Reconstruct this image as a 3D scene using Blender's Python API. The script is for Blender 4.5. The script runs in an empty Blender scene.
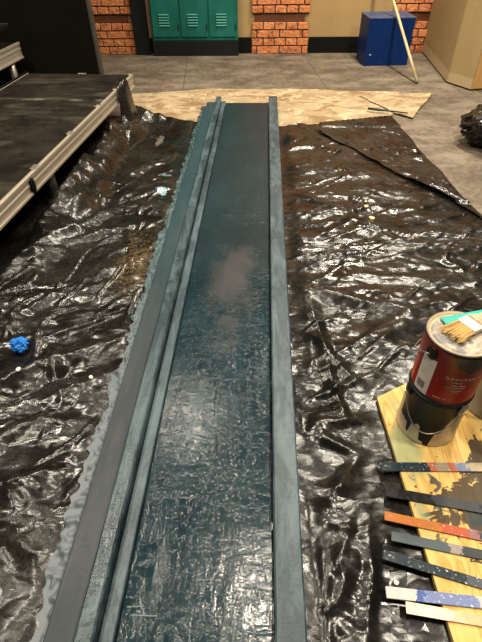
import bpy, bmesh, math, random
import numpy as np
from mathutils import Vector, Matrix

S = bpy.context.scene
COL = S.collection
random.seed(7)
PI = math.pi

# ------------------------------------------------------------------ nodes
class NT:
    def __init__(s, name):
        s.m = bpy.data.materials.new(name); s.m.use_nodes = True
        s.n = s.m.node_tree.nodes; s.l = s.m.node_tree.links
        s.b = s.n['Principled BSDF']
        s.tc = s.n.new('ShaderNodeTexCoord')
    def sock(s, v, inp):
        if isinstance(v, bpy.types.NodeSocket): s.l.new(v, inp)
        elif isinstance(v, (tuple, list)):
            inp.default_value = tuple(v) + ((1,) if len(v) == 3 and len(inp.default_value) == 4 else ())
        else: inp.default_value = v
    def node(s, t, ins=None, **kw):
        n = s.n.new(t)
        for k, v in kw.items(): setattr(n, k, v)
        for k, v in (ins or {}).items(): s.sock(v, n.inputs[k])
        return n
    @property
    def obj(s): return s.tc.outputs['Object']
    def mapv(s, vec, scale=(1, 1, 1), rot=(0, 0, 0), loc=(0, 0, 0)):
        return s.node('ShaderNodeMapping', {'Vector': vec, 'Scale': scale, 'Rotation': rot, 'Location': loc}).outputs[0]
    def noise(s, scale=5, detail=4, rough=.55, vec=None, dist=0):
        return s.node('ShaderNodeTexNoise', {'Vector': vec if vec is not None else s.obj, 'Scale': scale, 'Detail': detail, 'Roughness': rough, 'Distortion': dist}).outputs['Fac']
    def ramp(s, fac, stops, interp='LINEAR'):
        r = s.n.new('ShaderNodeValToRGB'); r.color_ramp.interpolation = interp
        e = r.color_ramp.elements
        while len(e) < len(stops): e.new(.5)
        for i, (p, c) in enumerate(stops):
            e[i].position = p
            if not isinstance(c, (tuple, list)): c = (c, c, c)
            e[i].color = tuple(c) + (1,)
        s.sock(fac, r.inputs[0]); return r.outputs[0]
    def mix(s, fac, a, b, mode='MIX'):
        n = s.n.new('ShaderNodeMix'); n.data_type = 'RGBA'; n.blend_type = mode
        s.sock(fac, n.inputs[0]); s.sock(a, n.inputs[6]); s.sock(b, n.inputs[7]); return n.outputs[2]
    def math(s, op, a, b=0., c=0.):
        n = s.n.new('ShaderNodeMath'); n.operation = op
        s.sock(a, n.inputs[0]); s.sock(b, n.inputs[1]); s.sock(c, n.inputs[2]); return n.outputs[0]
    def sep(s, vec):
        n = s.node('ShaderNodeSeparateXYZ', {0: vec}); return n.outputs
    def bump(s, h, strength=.3, dist=.01, normal=None):
        n = s.node('ShaderNodeBump', {'Height': h, 'Strength': strength, 'Distance': dist})
        if normal is not None: s.l.new(normal, n.inputs['Normal'])
        return n.outputs[0]
    def fin(s, col=None, rough=None, metal=None, normal=None, spec=None):
        for k, v in (('Base Color', col), ('Roughness', rough), ('Metallic', metal), ('Normal', normal), ('Specular IOR Level', spec)):
            if v is not None: s.sock(v, s.b.inputs[k])
        return s.m

def mottled(name, c1, c2, scale=8, rough=.6, bump=.1, metal=0., spec=.25, stretch=(1, 1, 1)):
    t = NT(name); v = t.mapv(t.obj, stretch)
    n = t.noise(scale, 6, .6, v)
    return t.fin(t.ramp(n, [(.3, c1), (.7, c2)]), rough, metal, t.bump(t.noise(scale * 6, 4, .6, v), bump, .004), spec)

# ------------------------------------------------------------------ mesh helpers
def mk(name, bm, mat, parent=None, smooth=False, label=None):
    me = bpy.data.meshes.new(name)
    bmesh.ops.recalc_face_normals(bm, faces=bm.faces)
    bm.to_mesh(me); bm.free()
    mats = mat if isinstance(mat, (list, tuple)) else [mat]
    for m in mats: me.materials.append(m)
    if smooth:
        for p in me.polygons: p.use_smooth = True
    o = bpy.data.objects.new(name, me); COL.objects.link(o)
    if parent is not None: o.parent = parent
    if label: o['label'] = label
    return o
def thing(name, label, cat, loc=(0, 0, 0), rz=0, group=None):
    o = bpy.data.objects.new(name, None); COL.objects.link(o)
    o.location = loc; o.rotation_euler = (0, 0, rz); o.empty_display_size = .05
    return tag(o, label, cat, group)
def tag(o, label, cat, group=None):
    o['label'] = label; o['category'] = cat
    if group: o['group'] = group
    return o
def struct(o): o['kind'] = 'structure'; return o
def box(bm, x0, x1, y0, y1, z0, z1, bev=0, rz=0, seg=1, mi=0):
    b2 = bmesh.new()
    bmesh.ops.create_cube(b2, size=1)
    for v in b2.verts:
        v.co = Vector(((x0 + x1) / 2 + v.co.x * (x1 - x0), (y0 + y1) / 2 + v.co.y * (y1 - y0), (z0 + z1) / 2 + v.co.z * (z1 - z0)))
    if bev: bmesh.ops.bevel(b2, geom=b2.edges[:], offset=bev, segments=seg, profile=.5, affect='EDGES')
    if rz: bmesh.ops.rotate(b2, verts=b2.verts, cent=(0, 0, 0), matrix=Matrix.Rotation(rz, 3, 'Z'))
    merge(bm, b2, mi)
def merge(bm, b2, mi=0):
    b2.verts.index_update()
    vs = [bm.verts.new(v.co) for v in b2.verts]
    for f in b2.faces:
        try:
            nf = bm.faces.new([vs[v.index] for v in f.verts]); nf.smooth = f.smooth; nf.material_index = mi
        except ValueError: pass
    b2.free()
def lathe(bm, prof, n=48, c=(0, 0, 0), mi=0, close=True):
    rings = []
    for r, z in prof:
        rings.append([bm.verts.new((c[0] + r * math.cos(2 * PI * i / n), c[1] + r * math.sin(2 * PI * i / n), c[2] + z)) for i in range(n)])
    for a, b in zip(rings, rings[1:]):
        for i in range(n):
            f = bm.faces.new((a[i], a[(i + 1) % n], b[(i + 1) % n], b[i])); f.material_index = mi
    if close:
        bm.faces.new(rings[0][::-1]).material_index = mi; bm.faces.new(rings[-1]).material_index = mi
def tube(bm, pts, r, n=8):
    pts = [Vector(p) for p in pts]; rs = r if isinstance(r, (list, tuple)) else [r] * len(pts)
    rings = []; up = Vector((0, 0, 1))
    for i, p in enumerate(pts):
        t = (pts[min(i + 1, len(pts) - 1)] - pts[max(i - 1, 0)]).normalized()
        a = t.cross(up)
        if a.length < 1e-3: a = t.cross(Vector((1, 0, 0)))
        a.normalize(); b = t.cross(a)
        rings.append([bm.verts.new(p + (a * math.cos(2 * PI * k / n) + b * math.sin(2 * PI * k / n)) * rs[i]) for k in range(n)])
    for a, b in zip(rings, rings[1:]):
        for k in range(n): bm.faces.new((a[k], a[(k + 1) % n], b[(k + 1) % n], b[k]))
    bm.faces.new(rings[0][::-1]); bm.faces.new(rings[-1])
def prism(bm, poly, z0, z1, bev=0, mi=0):
    b2 = bmesh.new()
    lo = [b2.verts.new((x, y, z0)) for x, y in poly]; hi = [b2.verts.new((x, y, z1)) for x, y in poly]
    b2.faces.new(lo[::-1]); b2.faces.new(hi)
    for i in range(len(poly)):
        j = (i + 1) % len(poly); b2.faces.new((lo[i], lo[j], hi[j], hi[i]))
    if bev: bmesh.ops.bevel(b2, geom=b2.edges[:], offset=bev, segments=2, affect='EDGES')
    merge(bm, b2, mi)

# ------------------------------------------------------------------ numpy noise
def _h(i, j, s):
    i = i.astype(np.int64); j = j.astype(np.int64)
    n = (i * 374761393 + j * 668265263 + s * 974634777) & 0xffffffff
    n = ((n ^ (n >> 13)) * 1274126177) & 0xffffffff
    n = ((n ^ (n >> 16)) * 2246822519) & 0xffffffff
    n = n ^ (n >> 15)
    return (n & 0xffffff) / float(0xffffff) * 2 - 1
def vnoise(x, y, s):
    i = np.floor(x); j = np.floor(y); u = x - i; v = y - j
    u = u * u * (3 - 2 * u); v = v * v * (3 - 2 * v)
    return (_h(i, j, s) * (1 - u) * (1 - v) + _h(i + 1, j, s) * u * (1 - v) + _h(i, j + 1, s) * (1 - u) * v + _h(i + 1, j + 1, s) * u * v)
def tri(x, y, s):
    """piecewise flat facets: random heights on a triangle lattice, joined by straight lines"""
    k = (x + y) * .366025; X = x + k; Y = y + k
    i = np.floor(X); j = np.floor(Y); u = X - i; v = Y - j
    a = _h(i, j, s); c = _h(i + 1, j + 1, s)
    m = np.where(u > v, _h(i + 1, j, s), _h(i, j + 1, s))
    hi = np.maximum(u, v); lo = np.minimum(u, v)
    return a * (1 - hi) + m * (hi - lo) + c * lo
def rot(x, y, a): return x * math.cos(a) + y * math.sin(a), -x * math.sin(a) + y * math.cos(a)
def sstep(x, a, b):
    t = np.clip((x - a) / (b - a), 0, 1); return t * t * (3 - 2 * t)
def crumple(x, y, s, ang, st=2.2):
    """creased polythene: big flat facets drawn out along ang, sharp fold crests, a little fine creasing"""
    wx = x + .06 * vnoise(x * 4, y * 4, s + 1) + .007 * vnoise(x * 13, y * 13, s + 2)
    wy = y + .06 * vnoise(x * 4 + 9, y * 4, s + 3) + .007 * vnoise(x * 13, y * 13 + 5, s + 4)
    u, v = rot(wx, wy, ang)
    h = .014 * tri(u / .42, v / .2, s + 10)
    h += .013 * tri(u / (.10 * st), v / .10, s + 11)
    u2, v2 = rot(wx, wy, ang + .6)
    h += .0062 * tri(u2 / (.055 * st), v2 / .055, s + 12)
    u3, v3 = rot(wx, wy, ang - .5)
    k = sstep(vnoise(x * 4, y * 4, s + 20), -.2, .5)
    h += .0032 * tri(u3 / .06, v3 / .03, s + 13)
    h += .0008 * k * tri(u / .022, v / .013, s + 16)
    m = sstep(vnoise(x * 3, y * 3, s + 15), -.3, .4)
    n = np.abs(vnoise(u / .38, v / .10, s + 14)); h += .018 * np.clip(1 - n * 4.5, 0, 1) ** 1.6 * m
    n = np.abs(vnoise(u2 / .3, v2 / .085, s + 17)); h += .009 * np.clip(1 - n * 6, 0, 1) ** 1.4
    n = np.abs(vnoise(u3 / .16, v3 / .06, s + 18)); h += .003 * np.clip(1 - n * 8, 0, 1)
    return h
def segd(x, y, a, b):
    ax, ay = a; dx, dy = b[0] - ax, b[1] - ay; L2 = dx * dx + dy * dy
    t = np.clip(((x - ax) * dx + (y - ay) * dy) / L2, 0, 1)
    qx, qy = ax + t * dx, ay + t * dy
    side = (dx * (y - ay) - dy * (x - ax)) / math.sqrt(L2)
    return np.hypot(x - qx, y - qy), side, t
def fold(x, y, a, b, w, amp, s=3):
    d, side, t = segd(x + .012 * vnoise(x * 9, y * 9, s), y + .012 * vnoise(x * 9, y * 9 + 7, s), a, b)
    return amp * np.clip(1 - d / w, 0, 1) ** 1.2 * np.sin(np.clip(t, .02, .98) * PI) ** .5
def grid_obj(name, X, Y, Z, mat, parent=None, mask=None, smooth=True):
    ny, nx = X.shape
    co = np.stack([X, Y, Z], -1).reshape(-1, 3)
    idx = np.arange(ny * nx).reshape(ny, nx)
    q = np.stack([idx[:-1, :-1], idx[:-1, 1:], idx[1:, 1:], idx[1:, :-1]], -1).reshape(-1, 4)
    if mask is not None:
        k = mask.reshape(-1)[q].all(1); q = q[k]
        used = np.unique(q); rem = np.full(ny * nx, -1); rem[used] = np.arange(len(used)); co = co[used]; q = rem[q]
    me = bpy.data.meshes.new(name)
    me.vertices.add(len(co)); me.vertices.foreach_set('co', co.astype(np.float32).ravel())
    me.loops.add(q.size); me.loops.foreach_set('vertex_index', q.astype(np.int32).ravel())
    me.polygons.add(len(q)); me.polygons.foreach_set('loop_start', np.arange(0, q.size, 4, dtype=np.int32))
    me.polygons.foreach_set('use_smooth', np.full(len(q), smooth))
    me.update(calc_edges=True); me.validate()
    me.materials.append(mat)
    o = bpy.data.objects.new(name, me); COL.objects.link(o)
    if parent is not None: o.parent = parent
    return o
def yrows(y0, y1, d0, d1):
    ys = [y0]
    while ys[-1] < y1:
        t = max(0, min(1, (ys[-1] - y0) / (y1 - y0))); ys.append(ys[-1] + d0 + (d1 - d0) * t)
    return np.array(ys) * 1.0

# ------------------------------------------------------------------ camera
cam = bpy.data.cameras.new('camera'); co = bpy.data.objects.new('camera', cam); COL.objects.link(co)
R = ((0.99909219, 0.01738689, -0.0388908), (0.04067931, -0.66044061, 0.74977557), (-0.0126488, -0.75067696, -0.66054834))
M = Matrix(((R[0][0], -R[0][1], -R[0][2], 0), (R[1][0], -R[1][1], -R[1][2], 0), (R[2][0], -R[2][1], -R[2][2], 1.1625), (0, 0, 0, 1)))
co.matrix_world = M
cam.sensor_fit = 'AUTO'; cam.sensor_width = 36; cam.lens = 36 * 470 / 642; cam.clip_start = .02
S.camera = co
S.view_settings.view_transform = 'Standard'; S.view_settings.look = 'None'
S.view_settings.exposure = 0.12; S.view_settings.gamma = 1; S.view_settings.use_curve_mapping = False

# ------------------------------------------------------------------ materials
def m_floor():
    t = NT('painted stage floor'); n = t.noise(2.2, 8, .65); n2 = t.noise(26, 6, .7); n3 = t.noise(3, 3, .5, t.mapv(t.obj, (1, 2, 1)))
    c = t.ramp(n, [(.36, (.08, .061, .043)), (.5, (.15, .118, .083)), (.64, (.21, .170, .122))])
    c = t.mix(t.ramp(n2, [(.42, .0), (.62, .65)]), c, (.065, .052, .04))
    c = t.mix(t.ramp(n3, [(.5, 0.), (.62, .5)]), c, (.24, .205, .155))
    n4 = t.noise(9, 6, .75, dist=.7); c = t.mix(t.ramp(n4, [(.54, 0.), (.62, .5)]), c, (.07, .06, .05))
    sp = t.noise(70, 2, .5); c = t.mix(t.ramp(sp, [(.72, 0.), (.76, .6)]), c, (.34, .3, .22))
    br = t.node('ShaderNodeTexBrick', {'Vector': t.mapv(t.obj, rot=(0, 0, math.radians(84.5)), loc=(.24, -.95, 0)), 'Scale': 1., 'Mortar Size': .004, 'Brick Width': 2.44, 'Row Height': 1.22, 'Color1': (0, 0, 0, 1), 'Color2': (0, 0, 0, 1), 'Mortar': (1, 1, 1, 1)})
    c = t.mix(t.math('MULTIPLY', br.outputs['Fac'], .7), c, (.05, .042, .035))
    return t.fin(c, t.ramp(n, [(.3, .6), (.7, .78)]), 0, t.bump(t.noise(40, 6, .7), .35, .004), .22)
def m_tan(name, a, b, band=False):
    t = NT(name); n = t.noise(1.6, 5, .6); n2 = t.noise(5, 5, .6, t.mapv(t.obj, (1, 1, .4)))
    c = t.ramp(n, [(.3, a), (.7, b)]); c = t.mix(t.ramp(n2, [(.5, 0.), (.75, .35)]), c, tuple(x * .8 for x in a))
    if band:
        z = t.sep(t.obj)[2]
        z = t.math('ADD', z, t.math('MULTIPLY', t.noise(5, 3), -.06))
        c = t.mix(t.ramp(z, [(.055, 1.), (.07, 0.)]), c, (.47, .36, .2))
    return t.fin(c, .75, 0, t.bump(t.noise(60, 4), .08, .003), .25)
def m_poly():
    t = NT('black polythene'); x, y, z = t.sep(t.obj)
    dn = t.noise(4, 6, .65); fine = t.noise(60, 5, .7, dist=1.)
    dust = t.math('MULTIPLY', t.ramp(dn, [(.42, 0.), (.7, 1.)]), t.ramp(fine, [(.4, .2), (.7, 1.)]))
    c = t.mix(t.math('MULTIPLY', dust, .8), (.0045, .004, .0033), (.046, .041, .033))
    # dried paint smears
    sm = t.noise(3.2, 5, .75, t.mapv(t.obj, (1, .45, 1), (0, 0, .5), (3.1, .7, 0)))
    c = t.mix(t.ramp(sm, [(.64, 0.), (.68, .25)]), c, (.10, .088, .066))
    def spot(cx_, cy_, rx, ry, nz, amp, a0, a1):
        dx = t.math('DIVIDE', t.math('SUBTRACT', x, cx_), rx); dy = t.math('DIVIDE', t.math('SUBTRACT', y, cy_), ry)
        d = t.math('ADD', t.math('ADD', t.math('MULTIPLY', dx, dx), t.math('MULTIPLY', dy, dy)), t.math('MULTIPLY', t.math('SUBTRACT', t.noise(nz, 4, .65), .5), amp))
        return t.ramp(d, [(a0, 1.), (a1, 0.)])
    c = t.mix(spot(-.537, 2.343, .035, .045, 40, 2.5, .5, .6), c, (.16, .27, .31))
    c = t.mix(t.math('MULTIPLY', spot(-.535, 1.66, .10, .26, 70, 7., -.2, .5), .3), c, (.22, .14, .055))
    c = t.mix(t.math('MULTIPLY', spot(-.68, 3.1, .03, .12, 40, 3., .4, .6), .6), c, (.2, .19, .16))
    c = t.mix(t.math('MULTIPLY', spot(-.56, 2.55, .05, .02, 40, 3., .4, .6), .6), c, (.16, .24, .27))
    r = t.mix(dust, (.23,) * 3, (.45,) * 3)
    wv = t.node('ShaderNodeTexNoise', {'Vector': t.obj, 'Scale': 9., 'Detail': 3.}).outputs['Color']
    wv2 = t.node('ShaderNodeVectorMath', {0: t.obj, 1: t.node('ShaderNodeVectorMath', {0: wv, 'Scale': .10}, operation='SCALE').outputs[0]}, operation='ADD').outputs[0]
    def facets(scale, st, rz, amp):
        c_ = t.node('ShaderNodeTexVoronoi', {'Vector': t.mapv(wv2, (1 / st, 1, 1), (0, 0, rz)), 'Scale': scale}, feature='F1').outputs['Color']
        d_ = t.node('ShaderNodeVectorMath', {0: c_, 1: (.5, .5, .5)}, operation='SUBTRACT').outputs[0]
        d_ = t.node('ShaderNodeVectorMath', {0: d_, 1: (amp, amp, 0)}, operation='MULTIPLY').outputs[0]
        return d_
    N = t.node('ShaderNodeNewGeometry').outputs['Normal']
    for args in ((11., 2.4, -.4, .15), (26., 3.2, .4, .15), (66., 3.4, -.1, .12)):
        N = t.node('ShaderNodeVectorMath', {0: N, 1: facets(*args)}, operation='ADD').outputs[0]
    N = t.node('ShaderNodeVectorMath', {0: N}, operation='NORMALIZE').outputs[0]
    nb = t.bump(t.noise(90, 4, .65, dist=1.), .12, .002, N)
    return t.fin(c, r, 0, nb, .46)
def m_teal(name, a, b, r0, r1, patch=False, stroke=1., rail=False, grad=False, spec=.45):
    t = NT(name)
    vs = t.mapv(t.obj, (1, .16, 1)); n = t.noise(14, 8, .7, vs); n2 = t.noise(3, 5, .6)
    c = t.ramp(t.math('ADD', t.math('MULTIPLY', n, .6), t.math('MULTIPLY', n2, .4)), [(.35, a), (.65, b)])
    rough = t.ramp(n2, [(.35, r0), (.65, r1)])
    x, y, z = t.sep(t.obj)
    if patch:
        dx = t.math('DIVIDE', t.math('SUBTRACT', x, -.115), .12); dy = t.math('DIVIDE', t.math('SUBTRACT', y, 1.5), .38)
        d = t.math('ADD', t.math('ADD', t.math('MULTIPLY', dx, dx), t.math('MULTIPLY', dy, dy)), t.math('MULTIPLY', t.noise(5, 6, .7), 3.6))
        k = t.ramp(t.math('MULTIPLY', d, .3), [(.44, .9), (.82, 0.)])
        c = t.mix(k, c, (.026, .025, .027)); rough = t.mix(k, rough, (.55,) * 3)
        far = t.ramp(t.math('MULTIPLY', y, .25), [(.38, 0.), (.62, 1.)])
        rough = t.mix(t.math('MULTIPLY', far, .7), rough, (.5,) * 3)
    if rail:
        w = t.noise(6, 7, .75, t.mapv(t.obj, (2.5, .7, 1)), .5)
        c = t.mix(t.ramp(w, [(.45, 0.), (.6, .65)]), c, (.095, .145, .165))
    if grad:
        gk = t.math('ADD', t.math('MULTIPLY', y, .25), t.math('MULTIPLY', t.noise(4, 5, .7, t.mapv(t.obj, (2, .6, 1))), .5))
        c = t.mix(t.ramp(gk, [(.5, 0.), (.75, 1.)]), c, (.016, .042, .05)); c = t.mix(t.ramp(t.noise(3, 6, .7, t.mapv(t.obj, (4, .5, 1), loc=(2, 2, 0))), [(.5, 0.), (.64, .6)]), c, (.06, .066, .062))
    v1 = t.noise(24, 5, .6, t.mapv(t.obj, (1, .3, 1), (0, 0, .55)), 1.6)
    v2 = t.noise(26, 5, .6, t.mapv(t.obj, (.4, 1, 1), (0, 0, .5)), 1.6)
    v3 = t.ramp(t.noise(75, 4, .65, t.mapv(t.obj, (1, .3, 1), (0, 0, .5)), 1.2), [(.54, 0.), (.62, 1.)])
    v4 = t.ramp(t.noise(80, 4, .65, t.mapv(t.obj, (.35, 1, 1), (0, 0, -.3), (3, 1, 0)), 1.2), [(.55, 0.), (.63, 1.)])
    h = t.math('ADD', t.math('MULTIPLY', t.math('ADD', v1, v2), .6), t.math('MULTIPLY', t.math('MAXIMUM', v3, v4), .22))
    return t.fin(c, rough, 0, t.bump(h, .5 * stroke, .0045), spec)

MAT = {}
MAT['floor'] = m_floor()
MAT['tan'] = m_tan('tan painted wall', (.33, .22, .09), (.40, .275, .12))
MAT['flat'] = m_tan('tan painted flat', (.32, .228, .105), (.40, .29, .145), True)
MAT['poly'] = m_poly()
MAT['black'] = mottled('matt black paint', (.004, .0036, .003), (.007, .0065, .005), 5, .75, .1, spec=.1)
MAT['blackflat'] = mottled('black flat paint', (.0052, .0044, .0026), (.0075, .0062, .0038), 5, .9, .1, spec=.04)
MAT['edge'] = mottled('dusty black edge', (.03, .027, .02), (.06, .053, .04), 12, .7, .2)
MAT['post'] = mottled('blue black post paint', (.006, .008, .009), (.010, .012, .013), 5, .7, .1, spec=.15)
MAT['teal_lock'] = mottled('teal locker paint', (.004, .075, .062), (.012, .15, .12), 6, .5, .06, stretch=(1, 1, .35))
MAT['teal_hi'] = mottled('pale teal louver paint', (.06, .3, .25), (.1, .38, .32), 9, .5, .05)
MAT['plinth'] = mottled('charcoal plinth', (.006, .0075, .009), (.010, .0115, .013), 5, .7, .1, spec=.15)
MAT['blue'] = mottled('royal blue paint', (.002, .016, .085), (.003, .022, .11), 4, .45, .08, spec=.15)
MAT['alu'] = mottled('brushed aluminium', (.42, .37, .29), (.55, .48, .38), 3, .42, .03, .55, stretch=(1, .05, 1))
MAT['steel'] = mottled('galvanised steel', (.4, .37, .32), (.55, .5, .43), 12, .35, .05, .8)
MAT['pine'] = mottled('raw pine', (.50, .27, .09), (.62, .37, .14), 4, .6, .1, stretch=(4, 4, .4))
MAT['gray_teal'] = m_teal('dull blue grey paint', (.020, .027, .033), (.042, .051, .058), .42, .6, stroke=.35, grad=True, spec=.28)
MAT['panel'] = m_teal('wet dark teal paint', (.0022, .012, .017), (.006, .025, .033), .08, .19, True, stroke=.85)
MAT['rail'] = m_teal('blue grey teal paint', (.012, .026, .035), (.036, .06, .074), .34, .55, rail=True, stroke=.7)
MAT['rail2'] = m_teal('teal rail paint', (.008, .021, .028), (.026, .050, .061), .25, .45, stroke=.9, rail=True)

def m_brick():
    t = NT('orange red brick'); g = t.node('ShaderNodeNewGeometry').outputs['Random Per Island']
    c = t.ramp(g, [(0, (.42, .12, .036)), (.35, (.58, .20, .066)), (.7, (.48, .15, .052)), (1, (.66, .27, .10))])
    n = t.noise(30, 6, .7); c = t.mix(t.ramp(n, [(.5, 0.), (.62, .6)]), c, (.68, .36, .2))
    c = t.mix(t.ramp(t.noise(18, 5, .7), [(.53, 0.), (.62, .7)]), c, (.12, .03, .014))
    return t.fin(c, .8, 0, t.bump(t.noise(60, 5, .7), .7, .006), .3)
MAT['brick'] = m_brick()
MAT['mortar'] = mottled('dark grey mortar', (.05, .04, .033), (.12, .095, .08), 40, .9, .3)
MAT['ledge'] = mottled('brown wood ledge', (.10, .035, .014), (.15, .055, .022), 6, .6, .1, stretch=(.4, 4, 4))
def m_paper():
    t = NT('tan paper'); n = t.noise(3, 6, .6, t.mapv(t.obj, (.6, 1, 1))); n2 = t.noise(5, 6, .72, t.mapv(t.obj, (.7, 1.4, 1), loc=(4, 2, 0)), 1.)
    c = t.ramp(n, [(.36, (.28, .205, .115)), (.64, (.42, .33, .2))])
    c = t.mix(t.ramp(n2, [(.50, 0.), (.58, .8)]), c, (.20, .115, .05))
    n3 = t.noise(7, 5, .7, t.mapv(t.obj, loc=(9, 1, 3)), .8); c = t.mix(t.ramp(n3, [(.55, 0.), (.60, .7)]), c, (.54, .43, .27))
    n4 = t.noise(6, 5, .75, t.mapv(t.obj, (1, 2.2, 1), loc=(2, 7, 1)), 1.5); c = t.mix(t.ramp(n4, [(.60, 0.), (.63, .75)]), c, (.12, .14, .15))
    return t.fin(c, .85, 0, t.bump(t.noise(14, 5, .6), .4, .01), .2)
MAT['paper'] = m_paper()
def m_deck():
    t = NT('scuffed black deck'); n = t.noise(3.5, 7, .7); n2 = t.noise(2.4, 6, .7, t.mapv(t.obj, (1, 3, 1)))
    c = t.ramp(n, [(.38, (.006, .005, .0036)), (.62, (.022, .018, .0135))])
    c = t.mix(t.ramp(n2, [(.5, 0.), (.64, .6)]), c, (.062, .053, .041))
    y = t.sep(t.obj)[1]
    k = t.math('MULTIPLY', t.ramp(t.math('ABSOLUTE', t.math('SUBTRACT', y, t.math('ADD', -.62, t.math('MULTIPLY', t.noise(4, 3), .02)))), [(.008, 1.), (.03, 0.)]), t.ramp(t.noise(6, 5, .7), [(.45, 0.), (.65, .7)]))
    c = t.mix(k, c, (.2, .175, .13))
    return t.fin(c, .85, 0, t.bump(t.noise(50, 5, .7), .2, .003), .08)
MAT['deck'] = m_deck()
def m_ply():
    t = NT('paint splashed plywood'); x, y, z = t.sep(t.obj)
    w = t.noise(2.2, 3, .5, t.mapv(t.obj, (5, .8, 1)), 1.2)
    w = t.math('FRACT', t.math('MULTIPLY', w, 7.))
    c = t.ramp(w, [(0., (.62, .41, .115)), (.45, (.69, .48, .16)), (.9, (.53, .29, .065)), (1., (.62, .41, .115))])
    # dark spill on the right
    d = t.math('ADD', t.math('MULTIPLY', t.math('SUBTRACT', x, .45), 2.2), t.math('MULTIPLY', t.math('ABSOLUTE', t.math('SUBTRACT', y, .57)), -1.7))
    d = t.math('ADD', d, t.noise(9, 5, .65, dist=.8))
    c = t.mix(t.ramp(d, [(.50, 0.), (.515, .92)]), c, (.026, .020, .017))
    d2 = t.math('SUBTRACT', t.noise(13, 5, .6, t.mapv(t.obj, loc=(5, 1, 0)), .8), t.math('MULTIPLY', t.math('ABSOLUTE', t.math('SUBTRACT', y, .60)), 1.))
    c = t.mix(t.ramp(d2, [(.53, 0.), (.56, .9)]), c, (.03, .045, .05))
    g = t.math('ADD', t.math('MULTIPLY', t.math('ABSOLUTE', t.math('SUBTRACT', x, .415)), -6.), t.math('ADD', t.math('MULTIPLY', t.math('ABSOLUTE', t.math('SUBTRACT', y, .76)), -2.), t.noise(8, 4)))
    c = t.mix(t.ramp(g, [(.12, 0.), (.28, .75)]), c, (.25, .32, .17))
    sp = t.noise(45, 2, .5, t.mapv(t.obj, loc=(1, 8, 2))); c = t.mix(t.ramp(sp, [(.71, 0.), (.73, .9)]), c, (.04, .035, .03))
    return t.fin(c, .55, 0, t.bump(t.noise(50, 4, .6, t.mapv(t.obj, (4, .5, 1))), .2, .002), .22)
MAT['ply'] = m_ply()
MAT['plyedge'] = mottled('plywood edge', (.32, .2, .08), (.48, .32, .14), 30, .8, .2, stretch=(.2, .2, 6))

# ------------------------------------------------------------------ setting
bm = bmesh.new(); box(bm, -4, 4, -1.2, 5.75, -.06, 0); struct(mk('floor', bm, MAT['floor']))
bm = bmesh.new(); box(bm, -4, 4, 5.63, 5.75, 0, 2.7); struct(mk('wall_back', bm, MAT['tan']))
bm = bmesh.new(); box(bm, -.275, -.135, 5.61, 5.63, 0, .147, .002); box(bm, .462, 1.268, 5.61, 5.63, 0, .147, .002); box(bm, -1.20, -1.15, 5.61, 5.63, 0, .147, .002)
struct(mk('baseboard_back', bm, MAT['black']))

# brick pillars
def brick_pillar(x0, x1, label, seed, slot=(.03, -.03)):
    rnd = random.Random(seed)
    t = thing('brick_pillar', label, 'pillar', ((x0 + x1) / 2, 5.63, 0), 0, 'brick pillars along the back wall')
    hw = (x1 - x0) / 2; p = .0715; rows = 36
    bm = bmesh.new(); box(bm, -hw + .004, hw - .004, -.018, 0, .001, 4 * p - .002); box(bm, -hw + .004, hw - .004, -.018, 0, 5 * p, rows * p)
    mk('mortar', bm, MAT['mortar'], t)
    bm = bmesh.new(); box(bm, -hw + .03, hw - .05, -.016, 0, 4 * p, 5 * p - .008, .002)
    mk('ledge', bm, MAT['ledge'], t, label='brown wooden ledge in the gap of the bricks')
    bm = bmesh.new(); L = .235; g = .011
    for r in range(rows):
        if r == 4: continue
        if r % 2 == 0:
            xs = []; x = -hw + .052
            xs.append((-hw, x))
            while x < hw - .001: xs.append((x, min(x + L, hw))); x += L
        else:
            n = max(1, round(2 * hw / .117)); w = 2 * hw / n; xs = [(-hw + k * w, -hw + (k + 1) * w) for k in range(n)]
        for a, b in xs:
            if b - a < .025: continue
            b2 = bmesh.new(); e = rnd.uniform(0, .006)
            box(b2, a + g / 2, b - g / 2, -.034 - e, -.004, r * p + g / 2 + (0 if r else -.004), (r + 1) * p - g / 2, .004)
            bmesh.ops.subdivide_edges(b2, edges=[ed for ed in b2.edges if ed.calc_length() > .02], cuts=3, use_grid_fill=True)
            for v in b2.verts:
                v.co += Vector((rnd.uniform(-1, 1) * .0016, rnd.uniform(-1, 1) * .0016, rnd.uniform(-1, 1) * .0016))
                if v.co.z < .0005: v.co.z = .0005
            merge(bm, b2)
    mk('bricks', bm, MAT['brick'], t)
    return t
brick_pillar(-1.93, -1.352, 'brick pillar on the far left between the black flat and the black post', 1)
brick_pillar(-.130, .455, 'brick pillar in the middle of the back wall, right of the teal lockers', 2)
brick_pillar(1.275, 1.76, 'brick pillar behind the blue box, shaded by the tan flat', 3)

bm = bmesh.new(); box(bm, -1.348, -1.205, 5.555, 5.628, 0, 2.4, .004)
tag(mk('black_post', bm, MAT['post']), 'tall dark post standing between the left brick pillar and the teal lockers', 'post')

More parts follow.
